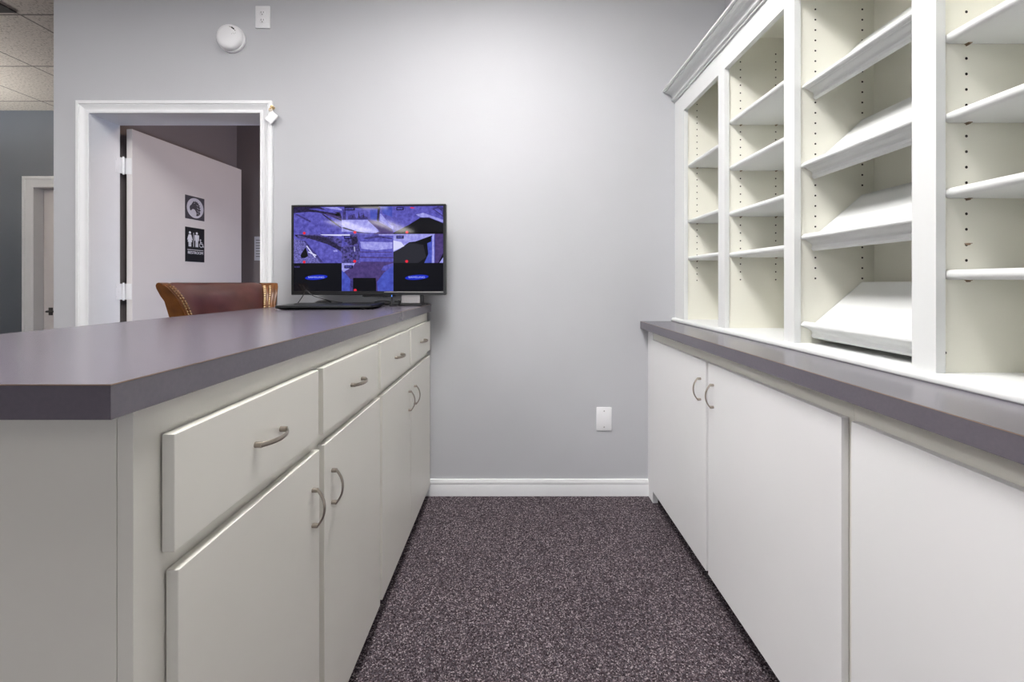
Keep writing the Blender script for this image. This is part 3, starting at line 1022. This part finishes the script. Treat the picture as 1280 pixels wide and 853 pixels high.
bp_ = empty('wall_plate', (.472, YB, .401))
tag(bp_, 'blank white wall plate low on the wall above the baseboard', 'wall plate')
m = MB(); m.box(.472 - .040, .472 + .040, YB - .007, YB - .0003, .401 - .0615, .401 + .0615, bev=.003, seg=2)
build(m, 'cover_plate', 'white_plastic', bp_)
for dz in (.042, -.042):
    m = MB(); m.lathe([(.0035, 0), (.0032, -.0008), (.0015, -.0012)], (.472, YB - .0071, .401 + dz), 'y', 12)
    build(m, 'screw', 'silver', bp_)

# tilted tag hanging on the casing corner
tg = empty('door_tag', (-1.262, YB - .018, 1.985))
tag(tg, 'small tilted white tag on a brass hook at the casing corner', 'tag')
m = MB(); m.box(-.029, .029, -.004, .004, -.022, .022, bev=.0015)
R_ = Matrix.Rotation(math.radians(-48), 4, 'Y')
m.v = [R_ @ p + Vector((.004, -.008, -.012)) for p in m.v]
build(m, 'plate', 'white_plastic', tg, local=True)
m = MB()
m.tube(smooth_path([(.0, .0, .048), (.0, -.008, .048), (.001, -.012, .040), (.0, -.011, .030), (-.004, -.009, .033)]), .0028, 8)
m.lathe([(.008, .016), (.008, -.002), (.006, -.004)], (.0, .0, .048), 'y', 14)
m.tube([(.008 * math.cos(a), -.010, .029 + .008 * math.sin(a)) for a in [2 * PI * k / 16 for k in range(17)]], .0018, 6, up=Vector((0, 1, 0)))
build(m, 'hook', 'brass', tg, local=True)

# the two signs on the open door (laid out in the door's own plane: x along the leaf, z up)
def on_door(x, z):
    a = math.radians(85.67)
    return Vector((-2.175 + x * math.cos(a), 2.392 + x * math.sin(a), z))
def door_sign(name, xc, zc, label):
    s_ = empty(name, on_door(xc, zc), math.radians(85.67))
    return tag(s_, label, 'sign')
s1 = door_sign('door_sign', .428, 1.616, 'square grey sign with a horse head in a pale circle')
m = MB(); m.box(-.077, .077, -.0035, -.0003, -.077, .077, bev=.001)
build(m, 'plate', 'sign_grey', s1, local=True)
m = MB(); m.disc((0, -.0042, 0), 'y', .067, 40); build(m, 'emblem_disc', 'sign_light', s1, local=True)
m = MB()
horse = [(-.046, -.004), (-.044, .008), (-.030, .022), (-.022, .036), (-.010, .047), (-.006, .040), (.002, .050), (.006, .042), (.016, .046), (.016, .038), (.028, .036), (.024, .028), (.038, .024), (.030, .016),
         (.044, .006), (.033, .002), (.046, -.012), (.034, -.014), (.040, -.032), (.030, -.044), (.014, -.052), (.006, -.050), (.010, -.036), (.004, -.022), (-.006, -.010), (-.018, -.008), (-.028, -.012), (-.034, -.020), (-.042, -.018)]
m.poly([(x, -.0048, z) for x, z in horse])
build(m, 'horse_emblem', 'sign_grey', s1, local=True)
m = MB()
for a in ((-.012, .030, -.004, .034), (.008, .022, .022, .018), (.012, .006, .028, -.004), (.014, -.012, .030, -.024), (.012, -.028, .026, -.036)):
    m.poly([(a[0], -.0054, a[1] - .0015), (a[2], -.0054, a[3] - .0015), (a[2], -.0054, a[3] + .0015), (a[0], -.0054, a[1] + .0015)])
build(m, 'mane_line', 'sign_light', s1, local=True)

s2 = door_sign('restroom_sign', .428, 1.370, 'black restroom sign with white figures below the horse sign')
m = MB(); m.box(-.077, .077, -.0035, -.0003, -.114, .114, bev=.001)
vs_ = []
build(m, 'plate', 'sign_black', s2, local=True)
Y = -.0044
def icon(polys, name):
    m = MB()
    for p in polys:
        m.poly([(x, Y, z) for x, z in p])
    return build(m, name, 'sign_white', s2, local=True)
def circ(cx, cz, r, n=18): return [(cx + r * math.cos(2 * PI * k / n), cz + r * math.sin(2 * PI * k / n)) for k in range(n)]
def ring(cx, cz, r0, r1, a0, a1, n=16):
    return [[(cx + r0 * math.cos(a), cz + r0 * math.sin(a)), (cx + r1 * math.cos(a), cz + r1 * math.sin(a)), (cx + r1 * math.cos(b), cz + r1 * math.sin(b)), (cx + r0 * math.cos(b), cz + r0 * math.sin(b))]
            for a, b in [(a0 + (a1 - a0) * k / n, a0 + (a1 - a0) * (k + 1) / n) for k in range(n)]]
wx = -.043
icon([circ(wx, .078, .0085), [(wx - .010, .066), (wx + .010, .066), (wx + .022, .030), (wx + .016, .028), (wx + .011, .040), (wx + .018, .016), (wx - .018, .016), (wx - .011, .040), (wx - .016, .028), (wx - .022, .030)],
      [(wx - .010, .016), (wx - .001, .016), (wx - .001, -.014), (wx - .010, -.014)], [(wx + .001, .016), (wx + .010, .016), (wx + .010, -.014), (wx + .001, -.014)]], 'woman_figure')
icon([[(-.0155, .080), (-.0115, .080), (-.0115, -.014), (-.0155, -.014)]], 'divider_bar')
mx_ = .012
icon([circ(mx_, .078, .0085), [(mx_ - .018, .064), (mx_ - .015, .067), (mx_ + .015, .067), (mx_ + .018, .064), (mx_ + .018, .028), (mx_ + .013, .028), (mx_ + .011, .055), (mx_ + .011, .020), (mx_ - .011, .020), (mx_ - .011, .055), (mx_ - .013, .028), (mx_ - .018, .028)],
      [(mx_ - .011, .020), (mx_ - .001, .020), (mx_ - .001, -.014), (mx_ - .011, -.014)], [(mx_ + .001, .020), (mx_ + .011, .020), (mx_ + .011, -.014), (mx_ + .001, -.014)]], 'man_figure')
wc = .050
icon([circ(wc - .008, .036, .0055)] + ring(wc - .002, .002, .0125, .0165, math.radians(140), math.radians(380)) +
     [[(wc - .011, .029), (wc - .005, .029), (wc - .003, .008), (wc - .008, .007)], [(wc - .007, .022), (wc + .008, .020), (wc + .008, .016), (wc - .006, .018)],
      [(wc - .008, .011), (wc + .010, .011), (wc + .011, .007), (wc - .008, .007)], [(wc + .007, .010), (wc + .011, .010), (wc + .018, -.010), (wc + .014, -.012)], [(wc + .014, -.012), (wc + .023, -.009), (wc + .023, -.006), (wc + .015, -.008)]], 'wheelchair_figure')
icon([[(-.062, -.033), (.066, -.033), (.066, -.0365), (-.062, -.0365)]], 'rule_line')
m = MB()
vs, fs = text_polys('RESTROOM', .026)
m.add([(p.x * .92 + .002, Y, p.y - .054) for p in vs], fs)
m.add([(p.x * .92 + .0032, Y - .0001, p.y - .054) for p in vs], fs)
build(m, 'lettering', 'sign_white', s2, local=True)

# notice in the hall
m = MB(); m.box(-2.107, -1.955, 3.4075, 3.4098, 1.298, 1.492)
pn = build(m, 'notice_paper', 'paper')
tag(pn, 'white paper notice on the hall wall seen past the door', 'notice')
m = MB()
for k in range(7):
    m.box(-2.094, -1.968 - .02 * (k % 3), 3.4071, 3.4074, 1.46 - .022 * k, 1.465 - .022 * k)
build(m, 'print', 'sign_grey', pn)

# ------------------------------------------------------------------ ceiling fittings
vt = empty('ceiling_vent', (-3.34, 2.27, ZC))
tag(vt, 'dark air vent in the tiled ceiling at the far left', 'vent')
m = MB()
for a in ((-3.64, -3.04, 1.97, 1.99), (-3.64, -3.04, 2.545, 2.565), (-3.64, -3.62, 1.99, 2.545), (-3.06, -3.04, 1.99, 2.545)):
    m.box(a[0], a[1], a[2], a[3], ZC - .008, ZC - .0005)
build(m, 'frame', 'vent', vt)
m = MB(); m.box(-3.62, -3.06, 1.99, 2.545, ZC - .003, ZC - .0005); build(m, 'backing', 'slot', vt)
m = MB()
for k in range(17):
    y = 2.005 + .0325 * k
    m.add([(-3.62, y, ZC - .004), (-3.06, y, ZC - .004), (-3.06, y + .024, ZC - .010), (-3.62, y + .024, ZC - .010), (-3.62, y + .001, ZC - .003), (-3.06, y + .001, ZC - .003), (-3.06, y + .025, ZC - .009), (-3.62, y + .025, ZC - .009)],
          [[0, 1, 2, 3], [7, 6, 5, 4], [0, 4, 5, 1], [3, 2, 6, 7], [0, 3, 7, 4], [1, 5, 6, 2]])
build(m, 'slat', 'vent', vt)

def ceiling_light(x, y, label, lamp='diffuser_rear', w2=.29, l2=.59):
    r = empty('ceiling_light', (x, y, ZC))
    tag(r, label, 'ceiling light', 'recessed ceiling lights')
    m = MB()
    t = .022
    m.box(x - w2 - t, x + w2 + t, y - l2 - t, y - l2, ZC - .012, ZC - .0005)
    m.box(x - w2 - t, x + w2 + t, y + l2, y + l2 + t, ZC - .012, ZC - .0005)
    m.box(x - w2 - t, x - w2, y - l2, y + l2, ZC - .012, ZC - .0005)
    m.box(x + w2, x + w2 + t, y - l2, y + l2, ZC - .012, ZC - .0005)
    build(m, 'frame', 'lampframe', r)
    m = MB(); m.box(x - w2, x + w2, y - l2, y + l2, ZC - .006, ZC - .0006)
    build(m, 'diffuser', lamp, r)

ceiling_light(-.15, .78, 'lit ceiling panel above the aisle between the cabinets', 'diffuser')
ceiling_light(-2.1, .45, 'unseen fill panel added above the far side of the long countertop', 'fill_desk')
for x in (-.15, -3.6):
    for y in (-1.8, -4.4):
        ceiling_light(x, y, 'lit ceiling panel in the rows behind the camera', 'diffuser_mid' if x > -1 else 'diffuser_side')
for x in (-4.35, -5.5):
    for y in (-7.3, -8.55):
        ceiling_light(x, y, 'lit ceiling panel at the far end of the large room')
pl_ = empty('fill_pendant', (-5.0, 2.4, 2.295))
tag(pl_, 'unseen hanging lamp added to brighten the tiled ceiling of the left room', 'fill light')
m = MB(); m.box(-5.12, -4.88, 1.8, 3.0, 2.305, 2.33, bev=.004); build(m, 'housing', 'lampframe', pl_)
m = MB(); m.box(-5.11, -4.89, 1.81, 2.99, 2.331, 2.337); build(m, 'diffuser', 'fill_left', pl_)
m = MB(); m.box(-5.11, -4.89, 1.81, 2.99, 2.298, 2.3045); build(m, 'diffuser', 'diffuser_mid', pl_)
for y in (1.9, 2.9):
    m = MB(); m.tube([(-5.0, y, 2.337), (-5.0, y, ZC - .0005)], .003, 8); build(m, 'hanging_wire', 'silver', pl_)
ceiling_light(-.7, 2.9, 'unseen warm panel added to light the hall behind the doorway', 'fill_hall', .29, .29)

# added bluish area light that tints the hall, no fixture behind it
ld = bpy.data.lights.new('hall_blue_fill', 'AREA')
ld.shape = 'RECTANGLE'; ld.size = .8; ld.size_y = .5; ld.energy = HALL_BLUE * 6; ld.color = (.58, .70, 1.0)
lo = bpy.data.objects.new('hall_blue_fill', ld)
COL.objects.link(lo)
lo.location = (.45, 2.75, .75)
lo.rotation_euler = (0, PI / 2, math.radians(-10))
